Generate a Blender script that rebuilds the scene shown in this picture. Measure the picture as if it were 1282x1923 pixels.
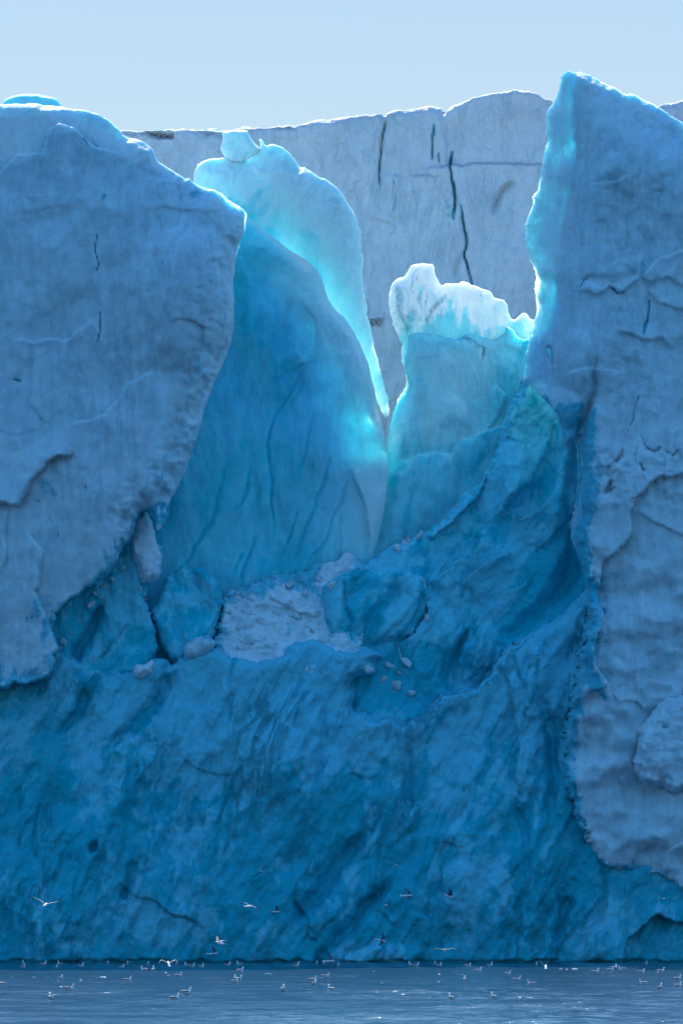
import bpy, bmesh, math, random
import numpy as np
from mathutils import Vector, Matrix

for o in list(bpy.data.objects):
    bpy.data.objects.remove(o)
S = bpy.context.scene
C = S.collection
R = math.radians

# ------------------------------------------------------------------ camera, sky, sun
DIST, FPX, CAMZ, HOR = 600.0, 21000.0, 4.143, 1663.0      # a 390 mm lens from a boat 600 m off
cam_d = bpy.data.cameras.new('camera')
cam = bpy.data.objects.new('camera', cam_d); C.objects.link(cam)
cam.location = (0, -DIST, CAMZ); cam.rotation_euler = (R(90), 0, 0)
cam_d.sensor_fit = 'VERTICAL'; cam_d.sensor_height = 36
cam_d.lens = 36 * FPX / 1923
cam_d.shift_y = (HOR - 961.5) / 1923
cam_d.clip_start = 1; cam_d.clip_end = 20000
S.camera = cam
S.render.resolution_x, S.render.resolution_y = 682, 1024

SUN_EL, SUN_AZ = 40.0, -6.0                     # azimuth measured from +Y towards +X
w = bpy.data.worlds.new('World'); S.world = w; w.use_nodes = True
nt = w.node_tree; nt.nodes.clear()
sky = nt.nodes.new('ShaderNodeTexSky'); sky.sky_type = 'NISHITA'; sky.sun_disc = False
sky.sun_elevation = R(SUN_EL); sky.sun_rotation = R(SUN_AZ)
sky.air_density = 1.0; sky.dust_density = 0.35; sky.ozone_density = 2.2; sky.altitude = 0
bg = nt.nodes.new('ShaderNodeBackground'); bg.inputs[1].default_value = 0.085
ow = nt.nodes.new('ShaderNodeOutputWorld')
# sky tint: pale blue low down, overhead brightened and blued as added fill
tcw = nt.nodes.new('ShaderNodeTexCoord'); sxyz = nt.nodes.new('ShaderNodeSeparateXYZ'); nt.links.new(tcw.outputs['Generated'], sxyz.inputs[0])
rw = nt.nodes.new('ShaderNodeValToRGB'); nt.links.new(sxyz.outputs['Z'], rw.inputs[0])
rw.color_ramp.elements[0].position = 0.0; rw.color_ramp.elements[0].color = (.56, .61, .72, 1)
rw.color_ramp.elements[1].position = 0.5; rw.color_ramp.elements[1].color = (1.0, 1.95, 2.5, 1)
e_ = rw.color_ramp.elements.new(.085); e_.color = (.45, .54, .71, 1)
mw = nt.nodes.new('ShaderNodeMix'); mw.data_type = 'RGBA'; mw.blend_type = 'MULTIPLY'; mw.inputs[0].default_value = 1.0
nt.links.new(sky.outputs[0], mw.inputs[6]); nt.links.new(rw.outputs[0], mw.inputs[7])
nt.links.new(mw.outputs[2], bg.inputs[0]); nt.links.new(bg.outputs[0], ow.inputs[0])

sl = bpy.data.lights.new('sun', 'SUN'); sl.energy = 5.0; sl.angle = R(0.53); sl.color = (1.0, 0.95, 0.88)
so = bpy.data.objects.new('sun', sl); C.objects.link(so)
sdir = Vector((math.sin(R(SUN_AZ)) * math.cos(R(SUN_EL)), math.cos(R(SUN_AZ)) * math.cos(R(SUN_EL)), math.sin(R(SUN_EL))))
so.rotation_euler = sdir.to_track_quat('Z', 'Y').to_euler()
so.location = sdir * 300

S.view_settings.view_transform = 'Standard'; S.view_settings.look = 'None'
S.view_settings.exposure = 0.6; S.view_settings.gamma = 1.0
S.cycles.max_bounces = 6; S.cycles.diffuse_bounces = 3; S.cycles.glossy_bounces = 3
S.cycles.use_denoising = True

# ------------------------------------------------------------------ noise (numpy)
_rng = np.random.RandomState(7)
_P = np.concatenate([_rng.permutation(512)] * 3)
_G = _rng.uniform(0, 2 * np.pi, 512); _GX, _GY = np.cos(_G), np.sin(_G)
_H = _rng.uniform(0, 1, (512, 5))
def _hash(i, j, s):
    return _P[(_P[(i + s * 37) & 511] + j) & 511]
def perlin(x, y, s=0):
    i = np.floor(x).astype(int); j = np.floor(y).astype(int); fx = x - i; fy = y - j
    u = fx**3 * (fx * (fx * 6 - 15) + 10); v = fy**3 * (fy * (fy * 6 - 15) + 10)
    def g(a, b):
        h = _hash(i + a, j + b, s); return _GX[h] * (fx - a) + _GY[h] * (fy - b)
    return ((g(0, 0) * (1 - u) + g(1, 0) * u) * (1 - v) + (g(0, 1) * (1 - u) + g(1, 1) * u) * v) * 1.5
def fbm(x, y, o=5, s=0, gain=0.5):
    t = 0; a = 1.0
    for k in range(o):
        t = t + a * perlin(x, y, s + k); x = x * 2.03 + 3.1; y = y * 2.03 + 1.7; a *= gain
    return t
def ridged(x, y, o=4, s=0):
    t = 0; a = 1.0
    for k in range(o):
        t = t + a * (1 - np.abs(perlin(x, y, s + k)) * 2); x = x * 2.1 + 5.3; y = y * 2.1 + 2.2; a *= 0.5
    return t
def cells(x, y, s=0):
    """scallops: squared distance to the nearest scattered point (cups with sharp ridges), and chipped planes"""
    i = np.floor(x).astype(int); j = np.floor(y).astype(int)
    f1 = np.full(x.shape, 9.0); pl = np.full(x.shape, -9.0)
    for a in (-1, 0, 1):
        for b in (-1, 0, 1):
            h = _hash(i + a, j + b, s)
            cx = i + a + _H[h, 0]; cy = j + b + _H[h, 1]
            dx = x - cx; dy = y - cy; d = dx * dx + dy * dy
            f1 = np.minimum(f1, d)
            pl = np.maximum(pl, (_H[h, 2] - .5) * .5 + (_H[h, 3] - .5) * 1.3 * dx + (_H[h, 4] - .5) * 1.3 * dy - d * .35)
    return f1, pl
def sstep(a, b, x):
    t = np.clip((x - a) / (b - a), 0, 1); return t * t * (3 - 2 * t)

def chaikin(p, n=1):
    p = np.array(p, float)
    for _ in range(n):
        q = np.roll(p, -1, 0); L = np.hypot(*(q - p).T)[:, None] + 1e-6; k = np.minimum(.22, 10 / L)
        p = np.stack([p * (1 - k) + q * k, p * k + q * (1 - k)], 1).reshape(-1, 2)
    return p
def sdf(poly, x, y):
    p = np.array(poly, float); q = np.roll(p, -1, 0)
    d = np.full(x.shape, 1e12); ins = np.zeros(x.shape, bool)
    for (ax, ay), (bx, by) in zip(p, q):
        ex, ey = bx - ax, by - ay; wx, wy = x - ax, y - ay
        t = np.clip((wx * ex + wy * ey) / (ex * ex + ey * ey + 1e-9), 0, 1)
        d = np.minimum(d, (wx - ex * t)**2 + (wy - ey * t)**2)
        if ay != by:
            c = ((ay > y) != (by > y)) & (x < ex * (y - ay) / (by - ay) + ax)
            ins ^= c
    d = np.sqrt(d)
    return np.where(ins, d, -d)
def line(pts, x, y):
    """distance to a polyline, which side of it (+1 = left hand as drawn on the page), and 0..1 along it"""
    best = np.full(x.shape, 1e12); side = np.ones(x.shape); along = np.zeros(x.shape)
    n = len(pts) - 1
    for k in range(n):
        ax, ay = pts[k]; bx, by = pts[k + 1]; ex, ey = bx - ax, by - ay; wx, wy = x - ax, y - ay
        t = np.clip((wx * ex + wy * ey) / (ex * ex + ey * ey + 1e-9), 0, 1)
        d = (wx - ex * t)**2 + (wy - ey * t)**2
        m = d < best
        best = np.where(m, d, best); side = np.where(m, np.sign(ex * wy - ey * wx), side); along = np.where(m, (k + t) / n, along)
    return np.sqrt(best), -side, along

# relief features, all in photo pixels (35 to the metre), heights in metres towards the viewer
def groove(pts, wd, dp):
    def f(x, y, Z):
        d, s, t = line(pts, x, y); tap = np.minimum(1, 5 * np.minimum(t, 1 - t) + .15)
        return -dp * tap * np.exp(-(d / (wd * (.4 + .6 * tap)))**2)
    return f
def ridge(pts, wd, dp):
    g = groove(pts, wd, -dp); return g
def shelf(pts, h, fall, soft=2.5):
    """ground to the LEFT of the line (as drawn) stands h proud, fading over fall px; a sharp drop on the right"""
    def f(x, y, Z):
        d, s, t = line(pts, x, y); tap = sstep(0, .12, t) * sstep(1, .88, t)
        sd = d * s
        return h * tap * np.where(sd > 0, np.exp(-sd / fall) * sstep(0, soft, sd), 0) - .3 * h * tap * np.where(sd <= 0, np.exp(sd / (fall * .35)), 0)
    return f
def bulge(poly, h, soft):
    pp = chaikin(poly, 2)
    def f(x, y, Z):
        return h * np.sqrt(sstep(0, soft, sdf(pp, x, y)))
    return f
def hollow(poly, h, soft):
    b = bulge(poly, h, soft); return lambda x, y, Z: -b(x, y, Z)

# ------------------------------------------------------------------ materials
def newmat(name):
    m = bpy.data.materials.new(name); m.use_nodes = True
    n = m.node_tree; n.nodes.clear(); out = n.nodes.new('ShaderNodeOutputMaterial')
    b = n.nodes.new('ShaderNodeBsdfPrincipled'); n.links.new(b.outputs[0], out.inputs[0])
    return m, n, b
def nd(n, t, **kw):
    q = n.nodes.new(t)
    for k, v in kw.items(): setattr(q, k, v)
    return q
def noise(n, vec, scale, detail=5, rough=.55, dist=0.0):
    q = nd(n, 'ShaderNodeTexNoise'); q.inputs['Scale'].default_value = scale; q.inputs['Detail'].default_value = detail
    q.inputs['Roughness'].default_value = rough; q.inputs['Distortion'].default_value = dist
    n.links.new(vec, q.inputs['Vector']); return q.outputs[0]
def mapping(n, vec, scale=(1, 1, 1), rot=(0, 0, 0)):
    q = nd(n, 'ShaderNodeMapping'); q.inputs['Scale'].default_value = scale; q.inputs['Rotation'].default_value = rot
    n.links.new(vec, q.inputs['Vector']); return q.outputs[0]
def math_(n, op, a, b=None, clamp=False):
    q = nd(n, 'ShaderNodeMath', operation=op, use_clamp=clamp)
    for i, v in enumerate((a, b)):
        if v is None: continue
        if isinstance(v, (int, float)): q.inputs[i].default_value = v
        else: n.links.new(v, q.inputs[i])
    return q.outputs[0]
def maprange(n, v, a, b, c=0., d=1.):
    q = nd(n, 'ShaderNodeMapRange', interpolation_type='SMOOTHSTEP'); n.links.new(v, q.inputs[0])
    for i, z in enumerate((a, b, c, d)): q.inputs[i + 1].default_value = z
    return q.outputs[0]
def mix(n, f, a, b, mode='MIX'):
    q = nd(n, 'ShaderNodeMix', data_type='RGBA', blend_type=mode)
    for i, v in ((0, f), (6, a), (7, b)):
        if isinstance(v, (int, float)): q.inputs[i].default_value = v
        elif isinstance(v, tuple): q.inputs[i].default_value = v + (1,)
        else: n.links.new(v, q.inputs[i])
    return q.outputs[2]

def ice_material(name, crust, blue, sss, radius, scale, streak=.5, tilt=0., vein=.4, bump=.35, snow=False, dark=.15, spec=.3, patch=2.2, chip=.25):
    m, n, b = newmat(name)
    geo = nd(n, 'ShaderNodeTexCoord'); P = geo.outputs['Object']
    att = nd(n, 'ShaderNodeAttribute', attribute_name='clear'); clear = att.outputs['Fac']
    dirt = nd(n, 'ShaderNodeAttribute', attribute_name='dirt').outputs['Fac']
    pr = mapping(n, P, rot=(0, -tilt, 0))
    ps = mapping(n, pr, scale=(.8, .8, .14))
    big = noise(n, mapping(n, pr, scale=(1, 1, .5)), .42, 7, .60, .9)
    med = noise(n, P, 1.6, 6, .65, .3)
    stk = noise(n, ps, 3.2, 5, .6, .4)
    # clear ice shows where the crust is broken off: authored regions with edges broken up by noise
    f = math_(n, 'ADD', clear, math_(n, 'MULTIPLY', math_(n, 'SUBTRACT', big, .5), patch))
    f = math_(n, 'ADD', f, math_(n, 'MULTIPLY', math_(n, 'SUBTRACT', med, .5), patch * .45))
    f = math_(n, 'ADD', f, math_(n, 'MULTIPLY', math_(n, 'SUBTRACT', stk, .5), streak))
    f = maprange(n, f, .36, .64)
    col = mix(n, f, crust, blue)
    # streaks of bubbly and of clear layers
    sv = maprange(n, stk, .3, .7)
    col = mix(n, math_(n, 'MULTIPLY', sv, .30 * streak / .5), col, tuple(c * .62 for c in blue) if not snow else crust)
    mv = maprange(n, noise(n, P, .8, 7, .7, 1.2), .35, .7)
    col = mix(n, math_(n, 'MULTIPLY', mv, .22), col, tuple(min(1, c * 1.12 + .04) for c in crust))
    # soft dark bands of bubble-free ice running with the layering
    d1 = noise(n, mapping(n, pr, scale=(1, 1, .28), rot=(0, 0, 0)), .50, 6, .62, .8)
    d1 = math_(n, 'ABSOLUTE', math_(n, 'SUBTRACT', d1, .47))
    d1 = maprange(n, d1, .0, .075, 1., 0.)
    d1 = math_(n, 'MULTIPLY', d1, maprange(n, noise(n, P, .16, 3, .6), .44, .60))
    col = mix(n, math_(n, 'MULTIPLY', d1, dark), col, tuple(c * .42 for c in blue))
    # a faint grey cast in broad clouds
    col = mix(n, math_(n, 'MULTIPLY', maprange(n, noise(n, P, .22, 4, .6, .8), .45, .65), .16), col, tuple(.55 * c + .12 for c in blue))
    # thin dark veins
    v1 = noise(n, mapping(n, pr, scale=(1, 1, .30)), 1.1, 5, .6, 1.0)
    vv = math_(n, 'ABSOLUTE', math_(n, 'SUBTRACT', v1, .5))
    vv = maprange(n, vv, .0, .014, 1., 0.)
    gate = maprange(n, noise(n, P, .25, 2, .5), .5, .62)
    vv = math_(n, 'MULTIPLY', math_(n, 'MULTIPLY', vv, gate), vein)
    col = mix(n, vv, col, (blue[0] * .4, blue[1] * .42, blue[2] * .5))
    col = mix(n, math_(n, 'MULTIPLY', dirt, maprange(n, noise(n, P, 5., 5, .7), .3, .6)), col, (.055, .07, .085))
    glow_tint = nd(n, 'ShaderNodeAttribute', attribute_name='glow_tint').outputs['Fac']
    col = mix(n, glow_tint, col, (.78, .92, .92))  # backlit glow painted into the base colour
    n.links.new(col, b.inputs['Base Color'])
    b.inputs['Roughness'].default_value = .55; b.inputs['IOR'].default_value = 1.31
    b.inputs['Specular IOR Level'].default_value = spec
    if sss > 0:
        b.subsurface_method = 'RANDOM_WALK'
        b.inputs['Subsurface Weight'].default_value = sss
        b.inputs['Subsurface Radius'].default_value = radius
        b.inputs['Subsurface Scale'].default_value = scale
    h1 = noise(n, mapping(n, pr, scale=(1, 1, .6)), 1.5, 8, .58, .3)
    h2 = noise(n, P, 9.0, 6, .7)
    hh = math_(n, 'ADD', math_(n, 'MULTIPLY', h1, 1.0), math_(n, 'MULTIPLY', h2, .12))
    vo = nd(n, 'ShaderNodeTexVoronoi', feature='F1'); vo.inputs['Scale'].default_value = 1.15
    wv = nd(n, 'ShaderNodeVectorMath', operation='ADD'); n.links.new(mapping(n, pr, scale=(1, 1, .5)), wv.inputs[0])
    nz = nd(n, 'ShaderNodeTexNoise'); nz.inputs['Scale'].default_value = 1.2; n.links.new(P, nz.inputs['Vector']); n.links.new(nz.outputs['Color'], wv.inputs[1])
    n.links.new(wv.outputs[0], vo.inputs['Vector'])
    hh = math_(n, 'ADD', hh, math_(n, 'MULTIPLY', vo.outputs['Distance'], chip))
    hh = math_(n, 'SUBTRACT', hh, math_(n, 'MULTIPLY', vv, .12))
    bp = nd(n, 'ShaderNodeBump'); bp.inputs['Strength'].default_value = 1.0; bp.inputs['Distance'].default_value = bump
    n.links.new(hh, bp.inputs['Height']); n.links.new(bp.outputs[0], b.inputs['Normal'])
    return m

CR = (.59, .81, .87); BL = (.04, .52, .66)
M = dict(
    wall=ice_material('weathered_ice_far', (.84, .86, .90), (.12, .48, .58), 0, (1, 1, 1), 1, .12, 0, .2, .5),
    cliff=ice_material('weathered_ice', CR, BL, 1, (.45, .85, 1.), .5, .2, 0, .12, .24),
    right=ice_material('weathered_ice_lumpy', (.59, .82, .88), BL, 1, (.45, .85, 1.), .5, .18, 0, .12, .28),
    fin=ice_material('translucent_ice', (.74, .90, .90), (.20, .80, .84), 1, (.5, .9, 1.0), .7, .2, R(20), .1, .12, patch=1.2),
    slab=ice_material('clear_blue_ice', (.17, .77, .86), (.03, .70, .80), 1, (.3, .85, 1.0), .8, .22, R(8), .12, .16, dark=.25, patch=1.0),
    crest=ice_material('bright_thin_ice', (.95, .95, .92), (.50, .86, .87), 1, (.8, .95, 1.0), .8, .2, 0, .5, .18),
    pillar=ice_material('pillar_blue_ice', (.28, .82, .88), (.03, .66, .76), 1, (.3, .85, 1.0), .8, .2, R(8), .25, .20, dark=.3, patch=1.3),
    foot=ice_material('deep_blue_ice', (.13, .66, .80), (.0, .46, .57), .0, (1, 1, 1), 1, .12, R(14), .25, .13, dark=.65, spec=.12, patch=2.3, chip=1.1),
    gully=ice_material('gully_blue_ice', (.14, .72, .85), (.0, .54, .66), 0, (1, 1, 1), 1, .12, R(24), .25, .15, dark=.5, spec=.12, patch=2.2, chip=1.0),
    snow=ice_material('fallen_snow', (.66, .89, .95), (.06, .60, .74), 0, (1, 1, 1), 1, .1, 0, .0, .25, snow=True),
    bit=ice_material('floating_ice', (.80, .86, .90), (.5, .75, .85), 0, (1, 1, 1), 1, .2, 0, .0, .05, snow=True),
)

# ------------------------------------------------------------------ bookkeeping
def tag(o, label=None, cat=None, group=None, kind=None):
    if label: o['label'] = label
    if cat: o['category'] = cat
    if group: o['group'] = group
    if kind: o['kind'] = kind
    return o
def link(name, me, mat=None, parent=None):
    o = bpy.data.objects.new(name, me); C.objects.link(o)
    if mat is not None: me.materials.append(mat)
    if parent is not None: o.parent = parent
    return o

# ------------------------------------------------------------------ a block of ice with a front, a back and rounded rims
def block(name, outline, mat, y0, front=1.5, back=6.0, wf=40, wb=40, pf=.5, pb=.5, lean=0.0, relief=(), rough=1.0,
          jag=3.0, step=3.0, clear=(), clear0=0.0, dirt=(), glow_tint=(), smooth=1, parent=None, seed=0, thin=None, facet=.5, tiltdir=0.0,
          scale_rel=1.0, zref=900, flute=1.0, low=None, edgeclear=0.0):
    pp = chaikin(outline, smooth) if smooth else np.array(outline, float)
    x0, yt = pp.min(0) - 3 * step - 6; x1, yb = pp.max(0) + 3 * step + 6
    nx = int((x1 - x0) / step) + 1; ny = int((yb - yt) / step) + 1
    gx, gy = np.meshgrid(x0 + np.arange(nx) * step, yt + np.arange(ny) * step)
    def field(x, y):
        wx = jag * (perlin(x / 34, y / 34, seed + 3) + .6 * perlin(x / 13, y / 13, seed + 4) + .40 * perlin(x / 6, y / 6, seed + 5) + .55 * np.abs(perlin(x / 4.2, y / 4.2, seed + 9)))
        wy = jag * (perlin(x / 34, y / 34, seed + 6) + .6 * perlin(x / 13, y / 13, seed + 7) + .35 * perlin(x / 6, y / 6, seed + 8))
        if low is not None:
            q = 1 + 1.8 * sstep(low, low + 120, y); wx = wx * q; wy = wy * q
        return sdf(pp, x + wx, y + wy)
    s = field(gx, gy)
    ins = s > 0
    cell = ins[:-1, :-1] | ins[1:, :-1] | ins[:-1, 1:] | ins[1:, 1:]
    used = np.zeros_like(ins)
    used[:-1, :-1] |= cell; used[1:, :-1] |= cell; used[:-1, 1:] |= cell; used[1:, 1:] |= cell
    # pull the outside corners onto the contour
    bd = used & ~ins
    bx, by = gx[bd], gy[bd]
    for _ in range(3):
        f = field(bx, by); e = .7
        dx = (field(bx + e, by) - field(bx - e, by)) / (2 * e); dy = (field(bx, by + e) - field(bx, by - e)) / (2 * e)
        g2 = np.maximum(dx * dx + dy * dy, .25)
        mx = np.clip(-f * dx / g2, -step * 1.2, step * 1.2); my = np.clip(-f * dy / g2, -step * 1.2, step * 1.2)
        bx = bx + mx * .9; by = by + my * .9
    X, Y = gx.copy(), gy.copy(); X[bd] = bx; Y[bd] = by
    s = np.where(bd, 0, np.maximum(s, 0))[used]; X = X[used]; Y = Y[used]; isb = bd[used]
    def prof(s, wd, p):
        t = np.clip(s / wd, 0, 1); return (1 - (1 - t)**2)**p
    mx_, my_ = X / 35, Y / 35
    ca, sa = math.cos(tiltdir), math.sin(tiltdir)
    u = mx_ * ca + my_ * sa; v = -mx_ * sa + my_ * ca
    # general surface of fractured ice: broad swells, chipped planes, scallops, flutes, grain
    wu = u + .6 * perlin(u * .5, v * .3, seed + 11); wv = v + .6 * perlin(u * .5, v * .3, seed + 12)
    f1, pl = cells(wu * .42, wv * .26, seed); f2, pl2 = cells(wu * 1.1 + 9, wv * .75, seed + 1)
    f3, pl3 = cells(wu * 2.6 + 4, wv * 1.9, seed + 2)
    base = (.55 * fbm(u * .16, v * .12, 4, seed + 20) + facet * (.75 * pl + .30 * pl2 + .10 * pl3)
            + flute * .10 * ridged(u * .9, v * .12, 4, seed + 30) + .07 * fbm(u * 2.0, v * 1.2, 4, seed + 40) - .10 * (1 - facet) * (f2 - .3))
    H = base * scale_rel * rough
    XR = X + 4 * perlin(X / 30, Y / 40, 201) + 1.0 * perlin(X / 9, Y / 14, 202); YR = Y + 5 * perlin(X / 26, Y / 26, 203) + 1.5 * perlin(X / 9, Y / 9, 204)
    for r in relief: H = H + r(XR, YR, None)
    soft = sstep(0, 14, s)
    wfa = wf if low is None else wf * (1 - .78 * sstep(low, low + 120, Y))
    wn = 1 + .75 * np.clip(perlin(X / 38, Y / 38, seed + 70) + .5 * perlin(X / 12, Y / 12, seed + 71), -.85, 1)
    fz = prof(s, wfa * wn, pf) * front; bz = prof(s, wb * (.5 + .5 * wn), pb) * back
    if thin is not None:
        k = thin(X, Y); fz = fz * k; bz = bz * k
    fz = fz + H * (.25 + .75 * soft)
    y_front = y0 - fz + lean * (zref - Y) / 35
    y_back = y0 + bz + lean * (zref - Y) / 35 + .3 * fbm(u * .3, v * .3, 3, seed + 60) * np.minimum(1, back)
    y_back = np.maximum(y_back, y_front + .02)
    y_back = np.where(isb, y_front, y_back)
    k = (DIST + y0) / DIST
    wxp = (X - 641) / 35 * k; wzp = CAMZ + (HOR - Y) / 35 * k
    nF = len(X)
    idx = -np.ones(used.shape, int); idx[used] = np.arange(nF)
    inner = ~isb
    bidx = np.arange(nF); bidx[inner] = nF + np.arange(inner.sum())
    verts = np.concatenate([np.stack([wxp, y_front, wzp], 1), np.stack([wxp, y_back, wzp], 1)[inner]])
    ci, cj = np.nonzero(cell)
    a, b_, c, d = idx[ci, cj], idx[ci, cj + 1], idx[ci + 1, cj + 1], idx[ci + 1, cj]
    fr = np.stack([a, d, c, b_], 1); bk = np.stack([bidx[a], bidx[b_], bidx[c], bidx[d]], 1)
    faces = np.concatenate([fr, bk])
    me = bpy.data.meshes.new(name)
    me.vertices.add(len(verts)); me.vertices.foreach_set('co', verts.ravel())
    me.loops.add(faces.size); me.loops.foreach_set('vertex_index', faces.ravel())
    me.polygons.add(len(faces)); me.polygons.foreach_set('loop_start', np.arange(0, faces.size, 4)); me.polygons.foreach_set('loop_total', np.full(len(faces), 4))
    me.polygons.foreach_set('use_smooth', np.ones(len(faces), bool))
    me.update(); me.validate()
    cl = np.full(nF, float(clear0))
    for fn in clear: cl = cl + fn(XR, YR)
    if edgeclear: cl = cl + edgeclear * np.exp(-s / 30) * sstep(low - 80, low + 60, Y)
    dr = np.zeros(nF)
    for fn in dirt: dr = dr + fn(XR, YR)
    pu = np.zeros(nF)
    for fn in glow_tint: pu = pu + fn(XR, YR)
    for nm, arr in (('clear', cl), ('dirt', np.clip(dr, 0, 1)), ('glow_tint', np.clip(pu, 0, 1))):
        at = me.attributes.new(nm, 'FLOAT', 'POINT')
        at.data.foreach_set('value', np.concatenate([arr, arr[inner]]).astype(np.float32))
    return link(name, me, mat, parent)

# clear-ice and dirt areas (properties of the ice itself, save the crest's painted gradient), and areas of painted glow
def area(poly, amp, soft=25):
    pp = chaikin(poly, 2)
    def f(x, y):
        return amp * sstep(-soft, soft, sdf(pp, x, y))
    return f
def stroke(pts, amp, wd):
    def f(x, y):
        d, s, t = line(pts, x, y); return amp * np.exp(-(d / wd)**2)
    return f
def grad(ya, yb, amp):
    return lambda x, y: amp * sstep(ya, yb, y)
def crack(pts, wd=2.2, dp=.5):
    return groove(pts, wd * .8, dp * .5), stroke(pts, .9, wd * .7)

# ================================================================== THE ICE
# ---- far wall of the glacier
wc = [crack([(722, 215), (722, 240), (716, 270), (714, 300), (712, 347)], 2.4, 1.3),
      crack([(813, 235), (812, 270), (810, 300)], 2.4, .6), crack([(826, 288), (824, 308)], 2, .4),
      crack([(848, 285), (846, 320), (851, 350), (852, 380), (850, 415)], 2.7, 1.3),
      crack([(864, 385), (872, 420), (874, 460), (871, 482), (880, 500), (884, 540)], 2.4, 1.2),
      crack([(743, 330), (741, 370), (738, 400)], 2, .4)]
block('far_ice_wall', [(-200, 235), (100, 240), (235, 246), (300, 246), (330, 241), (420, 247), (450, 242), (500, 240), (550, 235), (640, 220),
       (700, 213), (716, 211), (722, 222), (730, 209), (790, 203), (805, 197), (825, 202), (833, 216), (842, 201), (870, 189), (905, 180), (940, 172),
       (970, 168), (1000, 172), (1030, 186), (1100, 204), (1230, 203), (1260, 192), (1282, 187), (1450, 180), (1450, 1100), (-200, 1100)],
      M['wall'], 30, front=.3, back=14, wf=5, wb=200, jag=2.6, lean=.06, zref=300, rough=.9, facet=.6, flute=.5, seed=5,
      relief=[g for g, _ in wc] + [shelf([(1040, 311), (960, 309), (900, 306), (845, 313), (790, 317)], .35, 60),
              shelf([(820, 332), (790, 333), (765, 330)], .2, 20), groove([(960, 345), (945, 360), (925, 400)], 6, .5), groove([(860, 490), (850, 520)], 5, .3),
              shelf([(700, 415), (735, 418)], .2, 20), shelf([(690, 602), (720, 606)], .5, 14), hollow([(270, 246), (330, 248), (325, 262), (285, 262)], .6, 8)],
      clear=[f for _, f in wc] + [area([(560, 225), (420, 246), (320, 240), (230, 246), (240, 256), (430, 256), (560, 240)], .0)],
      dirt=[stroke([(960, 345), (945, 360), (925, 400)], .35, 5), stroke([(865, 480), (850, 520)], .3, 5), stroke([(698, 608), (712, 610)], 1.0, 5),
            stroke([(285, 252), (325, 258)], .9, 6), stroke([(240, 250), (275, 252)], .5, 5), stroke([(1030, 310), (960, 308), (900, 306), (845, 313)], .3, 2.0),
            stroke([(820, 332), (780, 333)], .4, 3), stroke([(380, 252), (415, 256)], .5, 8), stroke([(570, 236), (520, 240), (470, 243), (430, 250)], .5, 5)])
tag(bpy.data.objects['far_ice_wall'], 'long grey blue ice wall behind the notch, split by thin upright cracks', 'ice wall')

def dome(name, outline, y0, label, mat='pillar', **kw):
    o = block(name, outline, M[mat], y0, front=.5, back=1.5, wf=14, wb=40, jag=1.0, rough=.3, step=3, **kw)
    tag(o, label, 'ice dome'); return o
dome('ice_dome', [(5, 192), (15, 184), (35, 178), (60, 176), (85, 180), (104, 184), (114, 194), (125, 215), (130, 300), (0, 300)], 34, 'low blue ice dome rising above the upper left cliff edge')
dome('ice_dome', [(384, 246), (392, 242), (405, 241), (412, 244), (418, 256), (420, 290), (380, 290)], 34, 'left one of two tiny ice humps on the far wall skyline')
dome('ice_dome', [(448, 243), (455, 238), (468, 238), (478, 242), (482, 252), (484, 290), (444, 290)], 34, 'right one of two tiny ice humps on the far wall skyline')

# ---- the thin curled fin and its knob
def fin_thin(x, y):
    d, s_, t = line([(520, 455), (590, 520), (640, 610), (690, 700), (728, 810)], x, y)
    return (1.05 - .35 * sstep(330, 300, y)) * (1 - .80 * np.exp(-(d / 46)**2))
fin = block('curled_ice_fin', [(362, 345), (365, 325), (372, 306), (400, 299), (422, 296), (440, 300), (462, 300), (480, 288), (490, 272), (487, 262), (493, 262),
       (499, 274), (512, 270), (530, 277), (548, 291), (556, 303), (563, 317), (572, 314), (590, 325), (618, 340), (640, 358), (655, 385), (668, 405),
       (677, 435), (680, 470), (681, 520), (686, 570), (697, 620), (708, 670), (718, 710), (729, 755), (731, 785), (722, 790), (702, 735), (684, 690), (660, 640), (624, 590), (590, 530), (520, 490), (450, 430), (390, 385), (366, 362)],
      M['fin'], 9, front=.75, back=.75, wf=60, wb=60, pf=.48, pb=.48, jag=2.6, rough=.25, facet=.4, seed=11, thin=fin_thin, tiltdir=.5, step=2.4,
      relief=[shelf([(440, 305), (470, 300), (486, 286), (500, 278)], .15, 20), ridge([(515, 290), (560, 350), (600, 430), (620, 500)], 30, .15),
              groove([(470, 320), (500, 380), (560, 440)], 22, .14), groove([(380, 330), (420, 380), (500, 470), (570, 520)], 14, .12)],
      clear0=.15, clear=[stroke([(420, 385), (470, 430), (530, 480), (590, 520)], .5, 25), stroke([(470, 300), (520, 400), (590, 450)], .3, 40)])
tag(fin, 'thin curled turquoise ice fin glowing along its right rim', 'serac')
kn = block('perched_ice_block', [(430, 312), (424, 298), (414, 280), (419, 262), (417, 248), (436, 245), (464, 245), (469, 254), (477, 268), (491, 281), (483, 291), (466, 293), (458, 308)],
      M['fin'], 9.1, front=.45, back=.45, wf=12, wb=12, jag=1.0, rough=.5, facet=.9, seed=13, step=2.0, clear0=.0, smooth=0)
tag(kn, 'pale squarish ice knob perched on top of the turquoise fin', 'ice block')

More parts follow.
